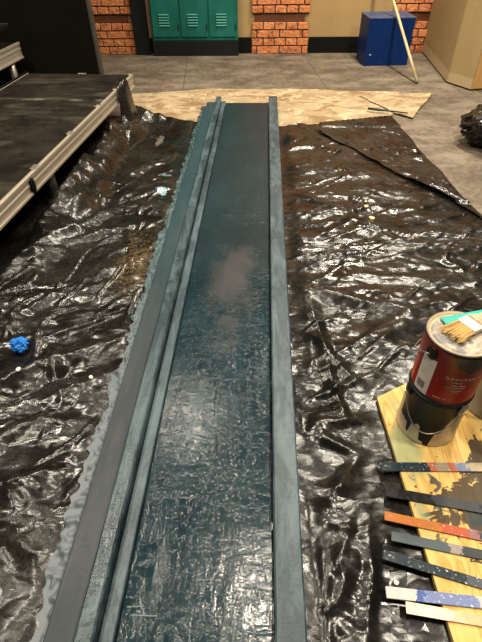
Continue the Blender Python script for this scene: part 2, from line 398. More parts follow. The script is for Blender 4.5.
# lockers
t = thing('locker_bank', 'bank of three teal lockers on a charcoal plinth against the back wall', 'lockers', (-.7075, 5.515, 0))
W = .4375
bm = bmesh.new(); box(bm, -W, W, .0, .112, .14, 1.86, .003); mk('body', bm, MAT['teal_lock'], t)
bm = bmesh.new(); box(bm, -W - .008, W + .004, -.012, .112, 0, .139, .003); mk('plinth', bm, MAT['plinth'], t, label='charcoal plinth under the lockers')
for k in range(3):
    a = -W + .012 + k * .2885; b = a + .272
    bm = bmesh.new(); box(bm, a, b, -.014, -.001, .172, 1.83, .004)
    d = mk('door', bm, MAT['teal_lock'], t)
    for z0 in (.268, 1.5):
        bm = bmesh.new(); c = (a + b) / 2 - .012
        for q in range(5):
            z = z0 + q * .0235; b2 = bmesh.new()
            box(b2, c - .052, c + .052, -.026, -.012, z, z + .011, .003); merge(bm, b2)
        mk('louver', bm, MAT['teal_hi'], d, label='paler teal vent slats on the locker door')
    bm = bmesh.new(); box(bm, b - .012, b - .004, -.022, -.012, .23, .29, .002); mk('hinge', bm, MAT['plinth'], d, label='dark hinge on the locker door edge')
    bm = bmesh.new(); box(bm, b - .05, b - .025, -.034, -.013, .95, 1.07, .004); mk('handle', bm, MAT['steel'], d, label='metal locker handle')

# blue box
t = thing('blue_box', 'royal blue painted wooden box standing in front of the right brick pillar', 'box', (.957, 5.06, 0), math.radians(4.4))
bm = bmesh.new(); box(bm, 0, .42, 0, .012, .002, .384, .0015); mk('front_panel', bm, MAT['blue'], t)
bm = bmesh.new(); box(bm, 0, .012, .0125, .325, .002, .384, .0015); mk('side_panel', bm, MAT['blue'], t)
bm = bmesh.new(); box(bm, .408, .42, .0125, .325, .002, .384, .0015); mk('side_panel', bm, MAT['blue'], t)
bm = bmesh.new(); box(bm, .0125, .4075, .313, .325, .002, .384, .0015); mk('back_panel', bm, MAT['blue'], t)
bm = bmesh.new(); box(bm, -.002, .422, -.002, .327, .3845, .397, .002)
mk('top_panel', bm, mottled('scuffed blue top', (.012, .03, .10), (.075, .105, .19), 14, .4, .1), t, label='scuffed blue top of the box')
MAT['white'] = mottled('chalk white', (.6, .57, .5), (.75, .7, .62), 20, .7, .1)
bm = bmesh.new(); box(bm, .045, .055, -.0012, 0, .092, .102, .0004); mk('chip', bm, MAT['white'], t, label='white chip in the blue paint')
bm = bmesh.new(); box(bm, .16, .169, -.0012, 0, .028, .036, .0004); mk('chip', bm, MAT['ledge'], t, label='brown chip in the blue paint')

# pole leaning on box
t = thing('wooden_pole', 'pale paint-spotted wooden pole leaning across the blue box', 'pole', (1.324, 4.451, 0))
A = Vector((0, 0, .012)); B = Vector((1.191 - 1.324, 5.03 - 4.451, .422)); D = (B - A)
tp = NT('bamboo pole'); n = tp.noise(12, 5, .7)
MAT['pole'] = tp.fin(tp.mix(tp.ramp(n, [(.5, 0.), (.7, .6)]), (.55, .42, .22), (.23, .2, .13)), .6, 0, tp.bump(n, .3, .004))
bm = bmesh.new(); tube(bm, [A + D * k for k in (.16, .4, .7, 1.0, 1.3, 1.6, 1.93)], [.0125, .0125, .012, .0125, .012, .0125, .012], 12); mk('shaft', bm, MAT['pole'], t, True)
bm = bmesh.new(); tube(bm, [A + D * k for k in (0, .05, .1, .158)], [.010, .0135, .013, .0127], 12)
mk('tip', bm, mottled('mossy stained wood', (.14, .14, .06), (.3, .27, .13), 30, .7, .2), t, True, label='green stained lower end of the pole')

# tan scenery flat (right)
t = thing('scenery_flat', 'folded tan scenery flat with raw pine edge, right of the blue box', 'flat')
def wallseg(p, q, th, z0, z1, mat, name, par, label=None, bev=.002):
    p = Vector(p); q = Vector(q); d = (q - p).normalized(); n = Vector((-d.y, d.x)) * th
    bm = bmesh.new(); prism(bm, [p, q, q + n, p + n], z0, z1, bev); return mk(name, bm, mat, par, label=label)
f1, f2, f3 = (1.646, 5.60), (1.578, 4.48), (1.706, 4.244)
wallseg(f1, f2, .02, .012, 2.4, MAT['flat'], 'side_panel', t)
wallseg((f2[0] + .002, f2[1] - .006), f3, .02, .012, 2.4, MAT['flat'], 'front_panel', t)
wallseg((f3[0] + .006, f3[1] + .002), (1.83, 4.275), .066, .012, 2.4, MAT['pine'], 'pine_stile', t, 'raw orange pine edge of the flat')
bm = bmesh.new(); box(bm, 1.70, 1.80, 4.32, 5.55, 0.0, .05, .002); mk('foot', bm, MAT['black'], t, label='dark foot under the flat')

# black flat (left)
t = thing('masking_flat', 'large plain black flat standing behind the stage platforms', 'flat')
bm = bmesh.new(); box(bm, -3.2, -1.262, 3.92, 3.935, .0, 2.4, .001); mk('panel', bm, MAT['blackflat'], t)
bm = bmesh.new(); box(bm, -1.261, -1.242, 3.922, 3.985, .0, 2.4, .002); mk('edge_batten', bm, MAT['edge'], t, label='dusty grey edge of the black flat')

# ------------------------------------------------------------------ platforms
DA = math.atan2(.115, 1.947)
def platform(name, label, loc, w, l, h, fh, rz, legs, group):
    """deck with its far right corner at loc; local x runs left (-), y runs toward camera (-)"""
    t = thing(name, label, 'platform', (loc[0], loc[1], 0), rz, group)
    bm = bmesh.new(); box(bm, -w + .012, -.012, -l + .012, -.004, h - .018, h, .001)
    mk('deck', bm, MAT['deck'], t)
    for nm, (x0, x1, y0, y1) in (('side_rail', (-.012, 0, -l, 0)), ('side_rail', (-w, -w + .012, -l, 0))):
        bm = bmesh.new(); box(bm, x0, x1, y0, y1, h - fh, h + .002, .001)
        s = 1 if x1 == 0 else -1; xo = x1 if s == 1 else x0
        for (za, zb, e) in ((h - .014, h + .002, .006), (h - .045, h - .033, .004), (h - fh, h - fh + .012, .008)):
            box(bm, min(xo, xo + s * e), max(xo, xo + s * e), y0, y1, za, zb, .001)
        mk(nm, bm, MAT['alu'], t, label='ribbed aluminium edge of the platform')
    for y in (-l, -.004):
        bm = bmesh.new(); box(bm, -w + .012, -.012, y, y + .004, h - fh, h - .001, .0005); mk('end_rail', bm, MAT['alu'] if y < -.1 else MAT['black'], t)
    for (x, y) in legs:
        bm = bmesh.new(); lathe(bm, [(.024, .012), (.024, h - .02)], 20, (x, y, 0)); lg = mk('leg', bm, MAT['steel'], t, True)
        bm = bmesh.new(); lathe(bm, [(.028, 0), (.028, .013), (.022, .013)], 20, (x, y, 0)); mk('foot', bm, MAT['black'], lg)
    return t
p1 = platform('stage_platform', 'low black stage platform with pale aluminium edge, nearest the plastic', (-.945, 3.675), .79, 2.75, .27, .082, -DA, [(-.06, -.1), (-.06, -1.42), (-.06, -2.6), (-.73, -.1), (-.73, -2.6)], 'stage platforms on the left')
for (y, ln) in ((-.02, .02), (-.38, .035), (-.72, .04), (-1.18, .045), (-1.62, .05)):
    bm = bmesh.new(); box(bm, -.022, .004, y - ln / 2, y + ln / 2, .2705, .277, .001); mk('corner_clip', bm, MAT['steel'], p1, label='small pale metal clip on the platform edge')
bm = bmesh.new(); box(bm, -.40, -.34, -.02, .002, .2705, .276, .001); mk('corner_clip', bm, MAT['steel'], p1, label='small pale metal clip on the platform edge')
bm = bmesh.new(); box(bm, -.796, -.782, -2.75, 0, .2725, .282, .001); mk('edge_trim', bm, MAT['black'], p1, label='black trim on the far edge of the platform')
bm = bmesh.new()
b2 = bmesh.new(); lathe(b2, [(.02, 0), (.024, .004), (.024, .012), (.018, .016)], 20)
bmesh.ops.scale(b2, vec=(1, 1.0, 1), verts=b2.verts); bmesh.ops.rotate(b2, verts=b2.verts, cent=(0, 0, 0), matrix=Matrix.Rotation(PI / 2, 3, 'Y'))
for v in b2.verts: v.co = Vector((v.co.x + .0, v.co.y * .8 - 1.71, v.co.z * 1.6 + .225))
merge(bm, b2); mk('latch', bm, MAT['black'], p1, True, label='dark oval latch hole in the platform edge')
p2 = platform('stage_platform', 'second stage platform a step higher, on a steel leg at the left', (-1.775, 3.82), 1.2, 2.4, .45, .1, -DA, [(-.03, -.14), (-.03, -2.2), (-1.1, -.14), (-1.1, -2.2)], 'stage platforms on the left')
p3 = platform('stage_platform', 'topmost dark step platform, just a corner showing at the left edge', (-1.785, 3.75), .9, .35, .6, .05, 0, [], 'stage platforms on the left')
for c in list(p3.children): bpy.data.objects.remove(c)
bm = bmesh.new(); box(bm, -.9, 0, -.30, 0, .552, .574, .001); mk('tread', bm, MAT['black'], p3)
bm = bmesh.new(); box(bm, -.9, .0, -.302, -.29, .5745, .578, .0005); box(bm, -.9, .004, -.006, .002, .5745, .578, .0005); mk('nosing', bm, MAT['edge'], p3, label='pale worn nosing on the step')
for x in (-.86, -.4):
    for y in (-.28, -.03):
        bm = bmesh.new(); lathe(bm, [(.016, .4525), (.016, .551)], 14, (x, y, 0)); mk('leg', bm, MAT['black'], p3, True)

# ------------------------------------------------------------------ paper under everything
def paper(name, poly_edges, x0, x1, y0, y1, z, label, seed, wob=.02):
    xs = np.arange(x0, x1, .008); ys = np.arange(y0, y1, .008); X, Y = np.meshgrid(xs, ys)
    k = np.ones_like(X, bool)
    for (a, b) in poly_edges:
        side = (b[0] - a[0]) * (Y - a[1]) - (b[1] - a[1]) * (X - a[0])
        L = math.hypot(b[0] - a[0], b[1] - a[1])
        k &= side / L > wob * vnoise(X * 4, Y * 4, seed)
    Z = z + .003 * (tri(X / .15, Y / .12, seed) + 1)
    flat = sstep(np.abs(X + .17), .34, .5) * sstep(Y, 3.2, 3.6)
    Z = z + (Z - z) * (.25 + .75 * np.where(Y > 3.95, 1, flat))
    o = grid_obj(name, X, Y, Z, MAT['paper'], mask=k)
    return o
def ed(*p): return [(p[i], p[(i + 1) % len(p)]) for i in range(len(p))]
P1 = [(-.86, 3.3), (.84, 3.3), (1.12, 4.20), (.3, 4.30), (-.45, 4.30), (-1.13, 4.15)]
tag(paper('drop_paper', ed(*P1), -1.3, 1.35, 3.25, 4.4, .002, '', 3), 'long strip of paint-marked tan paper on the floor beyond the painted panel', 'paper', 'tan paper on the floor')
P2 = [(.42, 3.62), (1.043, 3.474), (1.385, 4.15), (.577, 4.08)]
tag(paper('drop_paper', ed((.577, 4.06), (.96, 3.66), (1.043, 3.474), (1.385, 4.15)), .4, 1.45, 3.4, 4.2, .0105, '', 5, .006), 'smaller sheet of tan paper lapped over the right end of the long one', 'paper', 'tan paper on the floor')

# ------------------------------------------------------------------ black plastic
xe = lambda y: -.945 + (y - 3.675) * .0591          # edge of the near platform
def left_plastic():
    ys = yrows(.02, 3.62, .0042, .0115); xs = np.arange(-1.42, -.30, .0055)
    X, Y = np.meshgrid(xs, ys)
    near = 1 - sstep(Y, .8, 3.2)
    h = crumple(X, Y, 100, .55) * (.62 + .5 * near)
    for a, b, w, am in (((-1.0, .42), (-.48, .72), .05, .02), ((-1.1, .75), (-.5, 1.2), .05, .022), ((-1.2, 1.05), (-.6, 1.28), .04, .016), ((-.95, 1.3), (-.55, 1.65), .04, .016), ((-1.15, 1.5), (-.7, 2.2), .05, .022), ((-1.0, 1.75), (-.55, 2.0), .04, .014), ((-.9, 2.25), (-.55, 2.9), .05, .02), ((-.75, 1.2), (-.6, .9), .03, .016), ((-.66, 2.05), (-.5, 1.5), .03, .013), ((-1.05, .2), (-.55, .5), .05, .02)):
        h += fold(X, Y, a, b, w, am)
    h = h - h.min() * .55
    h = np.maximum(h, .0015 + .003 * (vnoise(X * 20, Y * 20, 8) + 1))
    # bunched up against the platform
    E = xe(Y)
    g = vnoise(Y * 2.2, Y * 0, 21)
    w1 = .20 + .09 * g
    up = .075 * sstep(Y, 1.55, 1.95) + .05 * sstep(Y, 2.0, 2.3) * (1 - sstep(Y, 3.0, 3.25))
    D = X - E
    h += up * sstep(D, -.05, .03) * (1 - sstep(D, .03, w1)) * (1 + .32 * tri(X / .12, Y / .16, 31) + .12 * tri(X / .05, Y / .07, 32))
    h += .045 * np.exp(-((D - .13 - .04 * g) / .035) ** 2) * sstep(Y, 1.8, 2.2) * (1 - sstep(Y, 3.1, 3.4)) * (1 + tri(X / .1, Y / .16, 33))
    h += .245 * np.exp(-np.abs((Y - 3.33 - .3 * (D - .04)) / .075) ** 4) * sstep(D, .010, .024) * (1 - sstep(D, .055, .09)) * (1 + .1 * tri(X / .02, Y / .05, 35))
    h += .05 * np.exp(-((Y - 3.44) / .05) ** 2) * sstep(D, .08, .16) * (1 - sstep(D, .18, .42)) * (1 + .5 * tri(X / .06, Y / .1, 36))
    # under the platform: falls to the floor, stays under the frame
    h = np.where(X < E + .012, np.minimum(h, .15), h)
    h = h * (1 - .9 * sstep(-X, -E - .03 + .02, -E + .12))
    # far lip lifts off the paper
    lip = sstep(Y, 3.36, 3.5); h += .02 * lip * (1 - sstep(Y, 3.5, 3.64)) * (1 + vnoise(X * 6, X * 0, 44)) * (1 - sstep(X, -.62, -.5))
    # held down by the panel
    h = h * (1 - .85 * np.exp(-((X + .845) ** 2 + (Y - 1.135) ** 2) / .06 ** 2))
    f = 1 - sstep(-X, .44, .56); h = h * (1 - f) + f * np.minimum(h, .0035 + .002 * vnoise(X * 30, Y * 30, 5))
    h = np.maximum(h, np.where(Y > 3.22, .0095, .0012))
    h = np.where((X > -.50) & (Y > 3.2), np.minimum(h, .011), h)
    far = 3.54 - .05 * sstep(X, -.9, -.5) + .02 * vnoise(X * 7, X * 0, 55)
    k = (Y < far) & (X > E - .28)
    # feet of the platform stand on the sheet
    for ly in (-.1, -1.42, -2.6):
        px = -.945 + -.06 * math.cos(DA) + ly * math.sin(DA); py = 3.675 + ly * math.cos(DA) + .06 * math.sin(DA)
        k &= np.hypot(X - px, Y - py) > .038
    return grid_obj('plastic_sheet', X, Y, h, MAT['poly'], mask=k)
tag(left_plastic(), 'crumpled black plastic sheet left of the painted panel, bunched against the stage platform', 'plastic sheet', 'black plastic sheets on the floor')

BOARD = [(.368, .952), (.80, 1.204), (.87, .2), (.425, .13)]
def inside(X, Y, poly, pad):
    d = np.full_like(X, 1e9)
    for a, b in ed(*poly):
        L = math.hypot(b[0] - a[0], b[1] - a[1])
        d = np.minimum(d, -((b[0] - a[0]) * (Y - a[1]) - (b[1] - a[1]) * (X - a[0])) / L)
    return sstep(d, -pad, -pad * .15)
def edge_r(Y): return np.where(Y > 2.08, .935 + (3.58 - Y) * .1, 1.085 + (2.08 - Y) * .1) + .012 * vnoise(Y * 6, Y * 0, 57)
def crease(Y): return .335 + (3.36 - Y) * .585 + .02 * vnoise(Y * 5, Y * 0, 71) + .012 * tri(Y * 13, Y * 0 + 2, 72)
def hem_flap(par):
    ys = np.arange(2.0, 3.33, .008); us = np.linspace(0, 1, 60); U, Y = np.meshgrid(us, ys)
    a = np.minimum(crease(Y), edge_r(Y) - .01); X = a + (edge_r(Y) + .004 - a) * U
    lift = .001 + .016 * sstep(vnoise(Y * 6, Y * 0, 77), -.05, .4)
    Z = .0125 + lift * np.exp(-(X - a) / .05) + .75 * np.abs(crumple(X, Y, 500, -.9)) * sstep(X - a, 0, .05) * (1 - sstep(U, .85, 1))
    Z = Z - .008 * sstep(U, .8, 1.)
    o = grid_obj('folded_hem', X, Y, np.maximum(Z, .0045), MAT['poly'], par); o['label'] = 'hem of the sheet folded back over itself'
def right_plastic():
    ys = yrows(.02, 3.66, .0042, .0115); xs = np.arange(-.28, 1.42, .0058)
    X, Y = np.meshgrid(xs, ys)
    near = 1 - sstep(Y, .7, 2.2)
    h = crumple(X, Y, 300, .04, 2.8) * (.68 + .3 * near)
    for a, b, w, am in (((.165, 1.5), (.185, 1.1), .03, .008), ((.17, 1.5), (.55, 1.38), .05, .022), ((.19, 1.45), (.26, .85), .035, .022), ((.2, .95), (.4, 1.05), .035, .016), ((.17, 1.25), (.33, 1.0), .03, .02), ((.2, .6), (.32, .78), .03, .018), ((.15, .5), (.16, .25), .02, .018), ((.24, .3), (.3, .62), .03, .015), ((.35, 1.62), (.9, 1.55), .05, .016), ((.2, 1.8), (.75, 1.86), .04, .014), ((.18, 2.35), (.4, 2.15), .03, .012), ((.5, 2.35), (.42, 2.0), .03, .012)):
        h += fold(X, Y, a, b, w, am, 6)
    h = h - h.min() * .55
    h = np.maximum(h, .0015 + .0025 * (vnoise(X * 20, Y * 20, 8) + 1))
    xc = crease(Y)
    under = sstep(X, xc - .05, xc + .005) * (Y > 1.9)
    h = h * (1 - .75 * under)
    pad = inside(X, Y, BOARD, .12)
    f = 1 - sstep(X, .125, .19); f = np.maximum(f, pad)
    stk = sstep(X, .22, .30) * (1 - sstep(Y, .76, .84)) * sstep(Y, .28, .34)
    h = np.where(stk > 0, h * (1 - .62 * stk), h)
    h = h * (1 - f) + f * np.minimum(h, .0035 + .0015 * vnoise(X * 30, Y * 30, 5))
    h = np.maximum(h, .0012)
    h = np.maximum(h, np.where(Y > 3.22, .0095, 0)); h = np.where((Y > 3.35) & (X > .4), np.maximum(h, .019), h)
    h = np.where((X < .15) & (Y > 3.2), np.minimum(h, .011), h)
    h = np.where((pad > .97), np.minimum(h, .0045), h)
    far = np.where(X < .3, 3.40, 3.40 + (X - .3) * .28) + .02 * vnoise(X * 7, X * 0, 55)
    right = np.where(Y > 2.08, .935 + (3.58 - Y) * .1, 1.085 + (2.08 - Y) * .1) + .012 * vnoise(Y * 6, Y * 0, 57)
    k = (Y < far) & (X < right)
    return grid_obj('plastic_sheet', X, Y, h, MAT['poly'], mask=k)
rp = right_plastic(); hem_flap(rp)
tag(rp, 'creased black plastic sheet right of the painted panel, under the plywood scrap', 'plastic sheet', 'black plastic sheets on the floor')

# ------------------------------------------------------------------ the painted panel
t = thing('painted_scenery_flat', 'long dark teal painted scenery panel with raised rails, lying on black plastic', 'scenery panel')
Y0, Y1 = .17, 3.86
def board(name, x0, x1, y0, y1, z0, z1, mat, bev=.002, wob=.0, label=None, seed=0, taper=0):
    ys = np.linspace(y0, y1, 60); bm = bmesh.new(); rings = []
    rnd = random.Random(seed)
    for i, y in enumerate(ys):
        a = x0 + rnd.uniform(-1, 1) * wob; b = x1 + rnd.uniform(-1, 1) * wob
        pr = [(a, z0), (b, z0), (b, z1 - bev), (b - bev, z1), (a + bev, z1), (a, z1 - bev)]
        rings.append([bm.verts.new((x, y, z)) for x, z in pr])
    for p, q in zip(rings, rings[1:]):
        for k in range(6): bm.faces.new((p[k], p[(k + 1) % 6], q[(k + 1) % 6], q[k]))
    bm.faces.new(rings[0][::-1]); bm.faces.new(rings[-1])
    return mk(name, bm, mat, t, label=label)
board('sheet', -.2868, .0392, Y0, Y1, .013, .0219, MAT['panel'], .001)
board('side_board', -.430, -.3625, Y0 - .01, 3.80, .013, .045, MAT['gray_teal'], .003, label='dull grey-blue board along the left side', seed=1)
board('rail', -.3622, -.323, Y0 - .02, 3.87, .013, .066, MAT['rail2'], .004, .0006, 'raised ridged teal rail on the left', 2)
board('strip', -.3195, -.289, Y0, 3.86, .013, .036, MAT['rail'], .002, label='thin paler strip beside the left rail', seed=3)
board('rail', .043, .1085, Y0 - .02, 3.936, .013, .050, MAT['rail'], .004, .0006, 'raised blue-grey rail along the right side', 4)
m_sc = mottled('pale scraped paint', (.10, .13, .135), (.2, .23, .23), 60, .5, .2)
for (a, b) in (((-.277, .346), (-.242, .349)), ((-.252, .362), (-.2435, .343)), ((-.265, .331), (-.208, .331))):
    bm = bmesh.new(); d = Vector((b[0] - a[0], b[1] - a[1])); n_ = Vector((-d.y, d.x)).normalized() * .0011; rnd = random.Random(int(a[0] * -1000)); pl = []; K = 9
    for k in range(K): pl.append(Vector(a) + d * k / (K - 1) + n_ * rnd.uniform(.4, 1.6))
    for k in range(K): pl.append(Vector(b) - d * k / (K - 1) - n_ * rnd.uniform(.4, 1.6))
    prism(bm, [(p.x, p.y) for p in pl], .0219, .0226); mk('scrape_mark', bm, m_sc, t, label='pale scraped mark in the teal paint')
# ragged canvas hem on the left
ys = yrows(Y0, 3.8, .0035, .009); us = np.linspace(0, 1, 14); U, Y = np.meshgrid(us, ys)
wd = .040 + .010 * vnoise(Y * 9, Y * 0, 5) + .010 * tri(Y * 45, Y * 0 + 3, 6)
X = -.431 - wd * U
Z = .021 - .012 * U + .014 * tri(U * 2.0 + 3, Y / .034, 61) * U + .011 * tri(U * 3, Y / .015, 62) * sstep(U, 0, .4)
Z = np.maximum(Z, .0125)
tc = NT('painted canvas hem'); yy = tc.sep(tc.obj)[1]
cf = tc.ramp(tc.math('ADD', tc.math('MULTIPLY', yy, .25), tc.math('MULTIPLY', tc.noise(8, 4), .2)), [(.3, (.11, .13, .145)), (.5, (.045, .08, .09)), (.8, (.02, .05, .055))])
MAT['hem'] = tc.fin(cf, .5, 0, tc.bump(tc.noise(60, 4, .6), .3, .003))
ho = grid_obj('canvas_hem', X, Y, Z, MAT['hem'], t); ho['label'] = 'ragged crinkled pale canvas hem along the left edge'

# ------------------------------------------------------------------ plywood scrap
bm = bmesh.new(); prism(bm, BOARD, .006, .0195, .0008)
bmesh.ops.recalc_face_normals(bm, faces=bm.faces)
for f in bm.faces: f.material_index = 0 if f.normal.z > .5 else 1
tag(mk('plywood_board', bm, [MAT['ply'], MAT['plyedge']]), 'paint-splashed plywood scrap lying on the plastic under the paint cans', 'board')

# ------------------------------------------------------------------ stirring sticks
def stick_mat(name, stops, speck=(.6, .6, .58), sp=.0, wood=(.55, .4, .2), rough=.4, dist=.05):
    t = NT(name); x, y, z = t.sep(t.obj)
    f = t.math('ADD', t.math('MULTIPLY', x, 3.2), t.math('MULTIPLY', t.math('SUBTRACT', t.noise(40, 4, .7), .5), dist * 4))
    c = t.ramp(f, stops, 'CONSTANT'); c = t.mix(t.ramp(t.noise(120, 4, .7), [(.4, 0.), (.7, .25)]), c, (.1, .1, .1))
    if sp: c = t.mix(t.ramp(t.noise(150, 3, .6), [(.66 - sp, 0.), (.70 - sp, .85)]), c, speck)
    return t.fin(c, rough, 0, t.bump(t.noise(110, 4, .7), .4, .002), .18)
navy = (.006, .018, .028); slate = (.04, .045, .05); orange = (.50, .165, .032); redor = (.45, .085, .03); cream = (.62, .50, .32)
sticks = [
    ((.3345, .708), (.6035, .715), .0265, [(0, navy), (.40, (.42, .12, .05)), (.47, (.35, .27, .2)), (.58, (.45, .12, .05)), (.64, (.16, .2, .3)), (.75, (.4, .32, .2))], .02, 'navy-tipped paint stirring stick with orange and cream daubs, nearest the paint cans'),
    ((.334, .636), (.5645, .5985), .0275, [(0, (.003, .003, .003)), (.36, slate), (.75, (.022, .022, .024))], .0, 'stirring stick with a glossy black tip and slate grey middle'),
    ((.3195, .571), (.54, .528), .0235, [(0, orange), (.42, redor), (.62, (.3, .14, .14)), (.72, slate)], .008, 'bright orange-painted stirring stick among the darker ones'),
    ((.3265, .521), (.526, .4845), .0235, [(0, (.07, .095, .105)), (.42, (.32, .27, .24)), (.5, slate), (.72, (.45, .27, .16))], .0, 'grey-teal stirring stick lying below the orange one'),
    ((.2995, .4765), (.5045, .421), .0225, [(0, navy), (.5, (.012, .022, .028)), (.58, (.07, .08, .10))], .035, 'dark navy stirring stick speckled with white, above the blue and white one'),
    ((.290, .396), (.4915, .3825), .0245, [(0, (.55, .5, .47)), (.2, (.05, .10, .33)), (.27, (.17, .22, .42)), (.62, (.5, .46, .45)), (.7, (.05, .065, .20))], .05, 'white-tipped stirring stick streaked with bright blue paint'),
    ((.328, .3665), (.482, .347), .0225, [(0, cream), (.36, (.62, .44, .24)), (.75, (.6, .3, .15))], .0, 'cream-dipped stirring stick, bottommost beside the blue streaked one'),
]
for i, (a, b, w, stops, sp, lab) in enumerate(sticks):
    a = Vector(a); b = Vector(b); d = (b - a).normalized(); L = .305
    bm = bmesh.new()
    n = 8
    pl = [(.001, -w / 2), (L - .01, -w / 2 * .98), (L, -w / 2 * .6), (L, w / 2 * .6), (L - .01, w / 2 * .98), (.001, w / 2), (0, w / 2 - .001), (0, -w / 2 + .001)]
    prism(bm, pl, 0, .0045, .0006)
    o = mk('stir_stick', bm, stick_mat('stick paint', stops, sp=sp))
    o.location = (a.x, a.y, .0199); o.rotation_euler = (0, 0, math.atan2(d.y, d.x))
    tag(o, lab, 'stick', 'paint stirring sticks on the plywood')
    if i == 6:
        bm = bmesh.new()
        pl = [(-.0012, -w / 2 - .0006), (.085, -w / 2 - .0006)] + [(.085 + .014 * math.sin(k), -w / 2 * math.cos(k)) for k in np.linspace(.2, PI - .2, 7)] + [(.085, w / 2 + .0006), (-.0012, w / 2 + .0006)]
        prism(bm, pl, .0046, .0056, .0003); mk('paint_coat', bm, mottled('thick cream paint', (.72, .6, .4), (.8, .7, .5), 30, .35, .1), o, label='thick round-ended cream paint coat')

# ------------------------------------------------------------------ paint cans
RC = .0835
def can_paint(name, body, drip, fn):
    t = NT(name); x, y, z = t.sep(t.obj)
    k = fn(t, x, y, z); c = t.mix(k, body, drip)
    return t, c, k
def can(label, loc, bodymat, lidmat, group):
    t = thing('paint_can', label, 'paint can', loc, 0, group)
    bm = bmesh.new()
    lathe(bm, [(RC - .004, .0), (RC, .002), (RC, .006), (RC - .002, .009), (RC - .002, .166), (RC, .169), (RC, .1725)], 72); mk('body', bm, bodymat, t, True)
    bm = bmesh.new()
    lathe(bm, [(RC - .0005, .1728), (RC + .0015, .175), (RC + .0012, .1785), (RC - .002, .180), (RC - .006, .1785), (RC - .010, .174)], 72, close=False)
    lathe(bm, [(RC - .010, .174), (RC - .014, .174), (RC - .016, .1765), (RC - .022, .1768), (.02, .1765), (.001, .1765)], 72, close=False)
    mk('lid', bm, lidmat, t, True); return t
def arc(R0, a0, a1, z0, zm, z1, n=28, out=.004):
    pts = []
    for k in range(n + 1):
        u = k / n; a = math.radians(a0 + (a1 - a0) * u); sag = math.sin(u * PI)
        z = (z0 * (1 - u) + z1 * u) * (1 - sag) + zm * sag
        pts.append(((R0 + out) * math.cos(a), (R0 + out) * math.sin(a), z))
    return pts
def ear(par, ang, z, mat, r=.017, label=None):
    b2 = bmesh.new(); lathe(b2, [(r, 0), (r, .0022), (r * .8, .0034), (.005, .0036), (.004, .0055), (.001, .006)], 24)
    bmesh.ops.rotate(b2, verts=b2.verts, cent=(0, 0, 0), matrix=Matrix.Rotation(PI / 2, 3, 'Y'))
    bmesh.ops.translate(b2, verts=b2.verts, vec=(RC - .002, 0, z))
    bmesh.ops.rotate(b2, verts=b2.verts, cent=(0, 0, 0), matrix=Matrix.Rotation(math.radians(ang), 3, 'Z'))
    bm = bmesh.new(); merge(bm, b2); return mk('ear', bm, mat, par, True, label)
# lower can: silver with black paint poured over its upper half
def low_fn(t, x, y, z):
    n = t.noise(14, 4, .6, t.mapv(t.obj, (1, 1, .35)))
    # facing angle measured from the front of the can
    a = t.math('ARCTAN2', y, x)
    lim = t.math('ADD', t.ramp(t.math('MULTIPLY', t.math('ADD', a, 3.2), .3125), [(.30, .062), (.52, .058), (.58, .10), (.66, .145), (.72, .165)]), t.math('MULTIPLY', t.math('SUBTRACT', n, .5), .10))
    lim = t.math('SUBTRACT', lim, t.ramp(t.math('ABSOLUTE', t.math('ADD', a, 1.95)), [(.0, .05), (.17, .045), (.26, 0.)]))
    lim = t.math('SUBTRACT', lim, t.ramp(t.math('ABSOLUTE', t.math('ADD', a, 2.6)), [(.0, .045), (.05, .03), (.09, 0.)]))
    return t.ramp(t.math('MULTIPLY', t.math('SUBTRACT', z, lim), 10.), [(.0, 0.), (.02, 1.)])
t1, c, k = can_paint('silver can with black drips', (.5, .45, .38), (.008, .010, .011), low_fn)
m_low = t1.fin(c, t1.mix(k, (.34,) * 3, (.42,) * 3), t1.mix(k, (.7,) * 3, (0., 0., 0.)), t1.bump(t1.noise(30, 4), .2, .003), .2)
m_blk = mottled('black dried paint', (.008, .009, .01), (.02, .021, .022), 30, .3, .2)
c1 = can('lower silver paint can with black paint poured down its side, on the plywood', (.4926, .86, .0199), m_low, m_blk, 'paint cans on the plywood')
ear(c1, 182, .152, m_blk); ear(c1, -58, .152, MAT['steel'])
bm = bmesh.new(); tube(bm, [((RC + .008) * math.cos(math.radians(182)), (RC + .008) * math.sin(math.radians(182)), .152)] + arc(RC, 184, 300, .15, .060, .15, 28, .006)[1:-1] + [((RC + .008) * math.cos(math.radians(302)), (RC + .008) * math.sin(math.radians(302)), .152)], .0017, 8)
mk('bail_handle', bm, MAT['steel'], c1, True, 'thin wire handle hanging across the can')
# upper can: red label
def red_fn(t, x, y, z):
    a = t.math('ARCTAN2', y, x); n = t.noise(16, 4, .65)
    lim = t.math('ADD', .168, t.math('MULTIPLY', t.math('SUBTRACT', n, .5), .05))
    lim = t.math('SUBTRACT', lim, t.ramp(t.math('ABSOLUTE', t.math('ADD', a, 1.42)), [(.0, .066), (.42, .05), (.62, 0.)]))
    lim = t.math('ADD', lim, .012)
    return t.ramp(t.math('MULTIPLY', t.math('SUBTRACT', z, lim), 10.), [(.0, 0.), (.02, 1.)])
t2, c, k = can_paint('deep red label', (.20, .008, .006), (.008, .006, .006), red_fn)
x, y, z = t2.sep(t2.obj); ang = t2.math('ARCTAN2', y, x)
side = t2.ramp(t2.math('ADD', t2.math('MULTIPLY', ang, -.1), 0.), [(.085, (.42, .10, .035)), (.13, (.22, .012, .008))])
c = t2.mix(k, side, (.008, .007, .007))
c = t2.mix(t2.ramp(t2.math('MULTIPLY', z, 10.), [(.085, 1.), (.1, 0.)]), c, (.02, .02, .02))
dd = t2.noise(45, 4, .6); c = t2.mix(t2.ramp(dd, [(.66, 0.), (.69, .5)]), c, (.02, .006, .006))
m_red = t2.fin(c, .3, 0, t2.bump(t2.noise(40, 3), .1, .002))
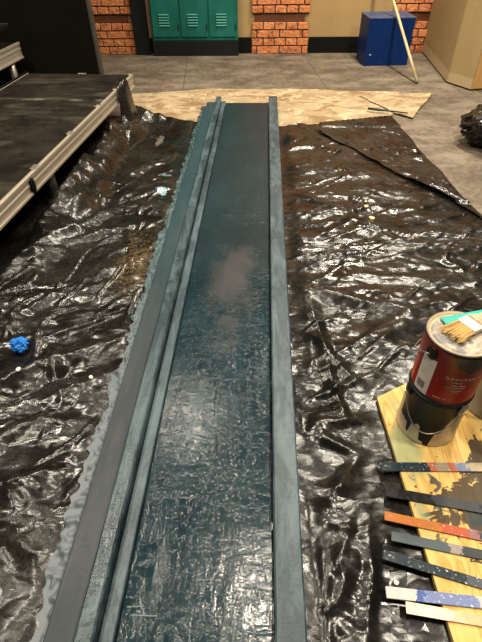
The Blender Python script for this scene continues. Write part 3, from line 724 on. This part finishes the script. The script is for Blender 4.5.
tl = NT('dried cream paint lid'); n = tl.noise(28, 5, .7); rr = tl.math('SQRT', tl.math('ADD', tl.math('POWER', tl.sep(tl.obj)[0], 2.), tl.math('POWER', tl.sep(tl.obj)[1], 2.)))
lc = tl.ramp(n, [(.38, (.18, .155, .12)), (.48, (.34, .28, .2)), (.56, (.45, .38, .28)), (.64, (.10, .095, .09))])
n2 = tl.noise(18, 4, .6, tl.mapv(tl.obj, loc=(3, 3, 1))); lc = tl.mix(tl.ramp(n2, [(.53, 0.), (.57, .85)]), lc, (.09, .095, .105))
lc = tl.mix(tl.ramp(rr, [(.0700, 0.), (.0715, 1.)]), lc, (.45, .34, .19)); lc = tl.mix(tl.ramp(rr, [(.0812, 0.), (.0818, 1.)]), lc, (.012, .012, .012))
m_lid = tl.fin(lc, .45, 0, tl.bump(tl.noise(50, 5), .5, .003))
c2 = can('upper paint can with a red label and a brush on its lid', (.4926, .86, .2), m_red, m_lid, 'paint cans on the plywood')
m_plug = mottled('black plastic', (.008, .008, .008), (.014, .013, .013), 20, .35, .05)
ear(c2, -152.8, .146, m_plug, .0175, 'round black handle plug')
def vec_on(a, z, r): a = math.radians(a); return Vector((r * math.cos(a), r * math.sin(a), z))
bm = bmesh.new(); tube(bm, [vec_on(-152.8, .146, RC + .006), vec_on(-158, .143, RC + .008), vec_on(-172, .130, RC + .012), vec_on(165, .108, RC + .011), vec_on(130, .085, RC + .011), vec_on(80, .085, RC + .010), vec_on(40, .12, RC + .008), vec_on(27, .146, RC + .006)], .0016, 8)
mk('bail_handle', bm, MAT['steel'], c2, True, 'wire handle behind the red can')
def wrap(bm, a0, a1, z0, z1, r, n=14, mi=0):
    vs = [(bm.verts.new(vec_on(a0 + (a1 - a0) * k / n, z0, r)), bm.verts.new(vec_on(a0 + (a1 - a0) * k / n, z1, r))) for k in range(n + 1)]
    for p, q in zip(vs, vs[1:]): bm.faces.new((p[0], q[0], q[1], p[1])).material_index = mi
bm = bmesh.new(); wrap(bm, -167.5, -137.5, .010, .1325, RC - .0012)
st = mk('sticker', bm, mottled('white paper label', (.55, .5, .43), (.62, .57, .5), 20, .5, .03), c2, True, 'white information sticker with a barcode')
m_ink = mottled('dark print', (.03, .028, .03), (.05, .045, .045), 20, .5, 0)
bm = bmesh.new()
m_gp = mottled('grey print', (.2, .18, .16), (.25, .22, .2), 20, .5, 0)
for k, (wl) in enumerate((16, 20, 22, 18, 21, 15, 19, 12)):
    bm = bmesh.new(); wrap(bm, -164, -164 + wl, .124 - k * .0075, .1258 - k * .0075, RC - .0009, 6); mk('print_line', bm, m_gp, st, True)
bm = bmesh.new(); a = -163; rnd = random.Random(4)
while a < -146: w = rnd.choice((.5, .9, 1.4)); wrap(bm, a, a + w, .024, .048, RC - .0009, 2); a += w + rnd.choice((.5, .8, 1.1))
mk('barcode', bm, m_ink, st, True)
# lettering
m_let = mottled('white lettering', (.5, .42, .36), (.6, .5, .44), 10, .5, 0)
def lettering(txt, size, amid, zc, name, r):
    cu = bpy.data.curves.new(name, 'FONT'); cu.body = txt; cu.size = size; cu.align_x = 'LEFT'; cu.space_character = 1.1
    o = bpy.data.objects.new('tmp', cu); COL.objects.link(o)
    dg = bpy.context.evaluated_depsgraph_get(); me = bpy.data.meshes.new_from_object(o.evaluated_get(dg))
    bpy.data.objects.remove(o); bm = bmesh.new(); bm.from_mesh(me)
    bmesh.ops.subdivide_edges(bm, edges=[e for e in bm.edges if e.calc_length() > .004], cuts=2)
    for v in bm.verts:
        a = amid + math.degrees(v.co.x * 1.6 / r); v.co = vec_on(a, zc + v.co.y, r + .0002)
    return mk(name, bm, m_let, c2)
lettering('SHOWCASE', .0150, -117, .0935, 'lettering', RC - .0012)
for (a0, w, z, h) in ((-104, 17, .0855, .0022), (-103, 9, .0745, .0030), (-92, 12, .0745, .0030), (-110, 30, .0665, .0024), (-102, 18, .057, .0024), (-98, 10, .051, .0020), (-126, 14, .021, .0028), (-110, 8, .021, .002)):
    bm = bmesh.new(); wrap(bm, a0, a0 + w, z, z + h, RC - .0009, 8); mk('print_line', bm, m_let, c2, True)
# third can
c3 = can('plain grey paint can at the right edge, behind the stacked cans', (.706, .947, .0199), mottled('dull tin', (.27, .24, .20), (.33, .3, .25), 5, .45, .05, .3), MAT['steel'], 'paint cans on the plywood')

# brush and teal stick on the lid
LZ = .2 + .180
tk = bmesh.new(); prism(tk, [(-.002, -.0125), (.15, -.011), (.15, .011), (-.002, .0125)], 0, .004, .0006)
o = mk('stir_stick', tk, mottled('bright teal paint', (.01, .30, .25), (.03, .38, .32), 20, .4, .15))
o.location = (.459, .899, LZ + .0002); o.rotation_euler = (0, 0, math.radians(17)); tag(o, 'bright teal stirring stick lying under the brush on the red can', 'stick')
bd = Vector((.53 - .455, .893 - .845)).normalized(); t = thing('paint_brush', 'wide paintbrush with tan bristles and orange-stained handle, on the red can lid', 'brush', (.457, .842, LZ + .0075), math.atan2(bd.y, bd.x))
rnd = random.Random(5); bm = bmesh.new()
for k in range(150):
    y = rnd.uniform(-.026, .026); z = rnd.uniform(-.004, .004); y2 = y * 1.18 + rnd.uniform(-.003, .003)
    x0 = rnd.uniform(-.006, .012) + (.012 if -.018 < y < -.010 or .006 < y < .011 else 0)
    tube(bm, [(x0, y2, z - .0015), (.03, y * 1.05, z), (.058, y, z * .9)], [.0007, .0012, .0013], 4)
mk('bristles', bm, mottled('tan bristle', (.50, .32, .11), (.66, .45, .18), 60, .7, .2, stretch=(.3, 3, 1)), t)
bm = bmesh.new(); box(bm, .054, .088, -.0275, .0275, -.0065, .0065, .003, seg=2); mk('ferrule', bm, mottled('paint caked ferrule', (.48, .43, .37), (.6, .54, .47), 30, .45, .2, .2), t)
bm = bmesh.new(); prism(bm, [(.0882, -.026), (.098, -.025), (.112, -.013), (.135, -.0095), (.175, -.013), (.197, -.011), (.205, 0), (.197, .011), (.175, .013), (.135, .0095), (.112, .013), (.098, .025), (.0882, .026)], -.006, .006, .002)
th_ = NT('stained beech handle'); n = th_.noise(40, 4, .6)
mk('handle', bm, th_.fin(th_.mix(th_.ramp(n, [(.45, 0.), (.55, .8)]), (.55, .35, .22), (.55, .16, .07)), .45), t)

# ------------------------------------------------------------------ small stuff
def blob(name, r, mat, loc, sc, seed, amp, freq, label, cat, sub=5, smooth=True):
    bm = bmesh.new(); bmesh.ops.create_icosphere(bm, subdivisions=sub, radius=1)
    P = np.array([v.co[:] for v in bm.verts]); a = P[:, 0] * freq; b = P[:, 1] * freq; c_ = P[:, 2] * freq
    d = tri(a + c_ * .6, b - c_ * .4, seed) * .5 + tri(b * 1.9 + c_, c_ * 1.9 - a, seed + 1) * .3 + tri(a * 3.5 - c_, b * 3.5 + c_ * 2, seed + 2) * .2
    Q = P * (1 + amp * d)[:, None] * np.array(sc) * r
    Q[:, 2] -= Q[:, 2].min(); 
    fl = .12 * r * sc[2]; Q[:, 2] = np.maximum(Q[:, 2] - fl, 0)
    for v, q in zip(bm.verts, Q): v.co = q
    o = mk(name, bm, mat, smooth=smooth); o.location = loc; return tag(o, label, cat)
blob('garbage_bag', .23, MAT['poly'], (1.495, 3.08, .001), (1.03, .95, .52), 91, .26, 2.4, 'black plastic bag bundle lying on the bare floor at the right edge', 'bag', 6)
blob('paper_ball', .029, mottled('bright blue tissue', (.008, .12, .48), (.03, .24, .66), 30, .6, .3), (-.833, 1.142, .028), (1, .95, .85), 17, .5, 2.4, 'crumpled bright blue ball on the left plastic sheet', 'crumpled ball')
def flake(x, y, z, r, mat, label, cat='scrap', seed=0, grp=None, name='paper_scrap'):
    rnd = random.Random(seed); bm = bmesh.new()
    pl = [(r * rnd.uniform(.6, 1.1) * math.cos(k * PI / 4), r * rnd.uniform(.5, .8) * math.sin(k * PI / 4)) for k in range(8)]
    prism(bm, pl, 0, .003); o = mk(name, bm, mat); o.location = (x, y, z); o.rotation_euler = (rnd.uniform(-.1, .1), rnd.uniform(-.1, .1), rnd.uniform(0, 3)); return tag(o, label, cat, grp)
MAT['ycream'] = mottled('yellow cream scrap', (.6, .48, .25), (.7, .58, .33), 20, .7, .2)
SCR = [(-.765, .993, .012, 'white', 'white paper scrap on the left plastic sheet, closer to the blue ball'), (-.543, 1.004, .010, 'white', 'white paper scrap on the left plastic sheet, against the painted panel'),
       (.532, 2.202, .018, 'ycream', 'yellowish scrap on the right plastic sheet, the farther of two'), (.544, 2.09, .018, 'ycream', 'yellowish scrap on the right plastic sheet, the nearer of two'),
       (.322, .423, .009, 'white', 'small white crumb beside the white-tipped stirring stick'), (.503, 1.318, .009, 'white', 'small white crumb on the plastic beyond the red paint can')]
dgs = None
def ground(x, y):
    dg = bpy.context.evaluated_depsgraph_get(); hit = S.ray_cast(dg, Vector((x, y, .4)), Vector((0, 0, -1)))
    return hit[1].z if hit[0] else 0
for i, (x, y, r, m, lab) in enumerate(SCR): flake(x, y, ground(x, y) + .0005, r, MAT[m], lab, 'scrap', i + 3)
pb = bpy.data.objects['paper_ball']; pb.location.z = 0; 
pb.location.z = -1; bpy.context.view_layer.update(); pb.location.z = ground(-.833, 1.142) + .001
bm = bmesh.new(); box(bm, -.018, .018, -.010, .010, 0, .0008); o = mk('tape', bm, mottled('red tape', (.5, .07, .03), (.6, .1, .05), 20, .5, 0)); o.location = (-.851, 4.469, .0005); o.rotation_euler = (0, 0, .2); tag(o, 'small strip of red tape on the floor in front of the lockers', 'tape')
# painted stick on the tan paper
bm = bmesh.new(); tube(bm, [(0, 0, 0), (.07, -.028, 0), (.13, -.05, 0), (.27, -.105, 0)], [.009, .010, .006, .004], 8)
o = mk('painted_stick', bm, mottled('blackish teal paint', (.01, .02, .022), (.03, .05, .055), 20, .4, .2), smooth=True); o.location = (.78, 3.705, .028); tag(o, 'thin dark-painted stick lying where the plastic meets the tan paper', 'stick')
# paint daubs on the plastic are part of it: a dried teal puddle
ys_, xs_ = np.meshgrid(np.linspace(-1, 1, 24), np.linspace(-1, 1, 24), indexing='ij')

# ------------------------------------------------------------------ light
w = bpy.data.worlds.new('world'); S.world = w; w.use_nodes = True
w.node_tree.nodes['Background'].inputs[0].default_value = (1, .83, .62, 1); w.node_tree.nodes['Background'].inputs[1].default_value = .05
def lamp(loc, size, e, col=(1, .89, .73), aim=None):
    l = bpy.data.lights.new('unseen_overhead_lamp', 'AREA'); l.shape = 'DISK'; l.size = size; l.energy = e; l.color = col
    o = bpy.data.objects.new('unseen_overhead_lamp', l); COL.objects.link(o); o.location = loc
    if aim is not None: o.rotation_euler = (Vector(aim) - Vector(loc)).to_track_quat('-Z', 'Y').to_euler()
    return o
lamp((-.85, 3.45, 3.5), .22, 24); lamp((.12, 1.55, 3.5), .22, 46)
lamp((1.5, 3.1, 3.5), .3, 105); lamp((-2.0, 2.0, 3.5), .3, 85); lamp((1.15, 4.5, 3.6), .35, 130); lamp((1.7, .6, 3.5), .3, 95); lamp((-1.6, .2, 3.5), .3, 60)  # side and wall lamps added off the panel's mirror angle, fill without glare
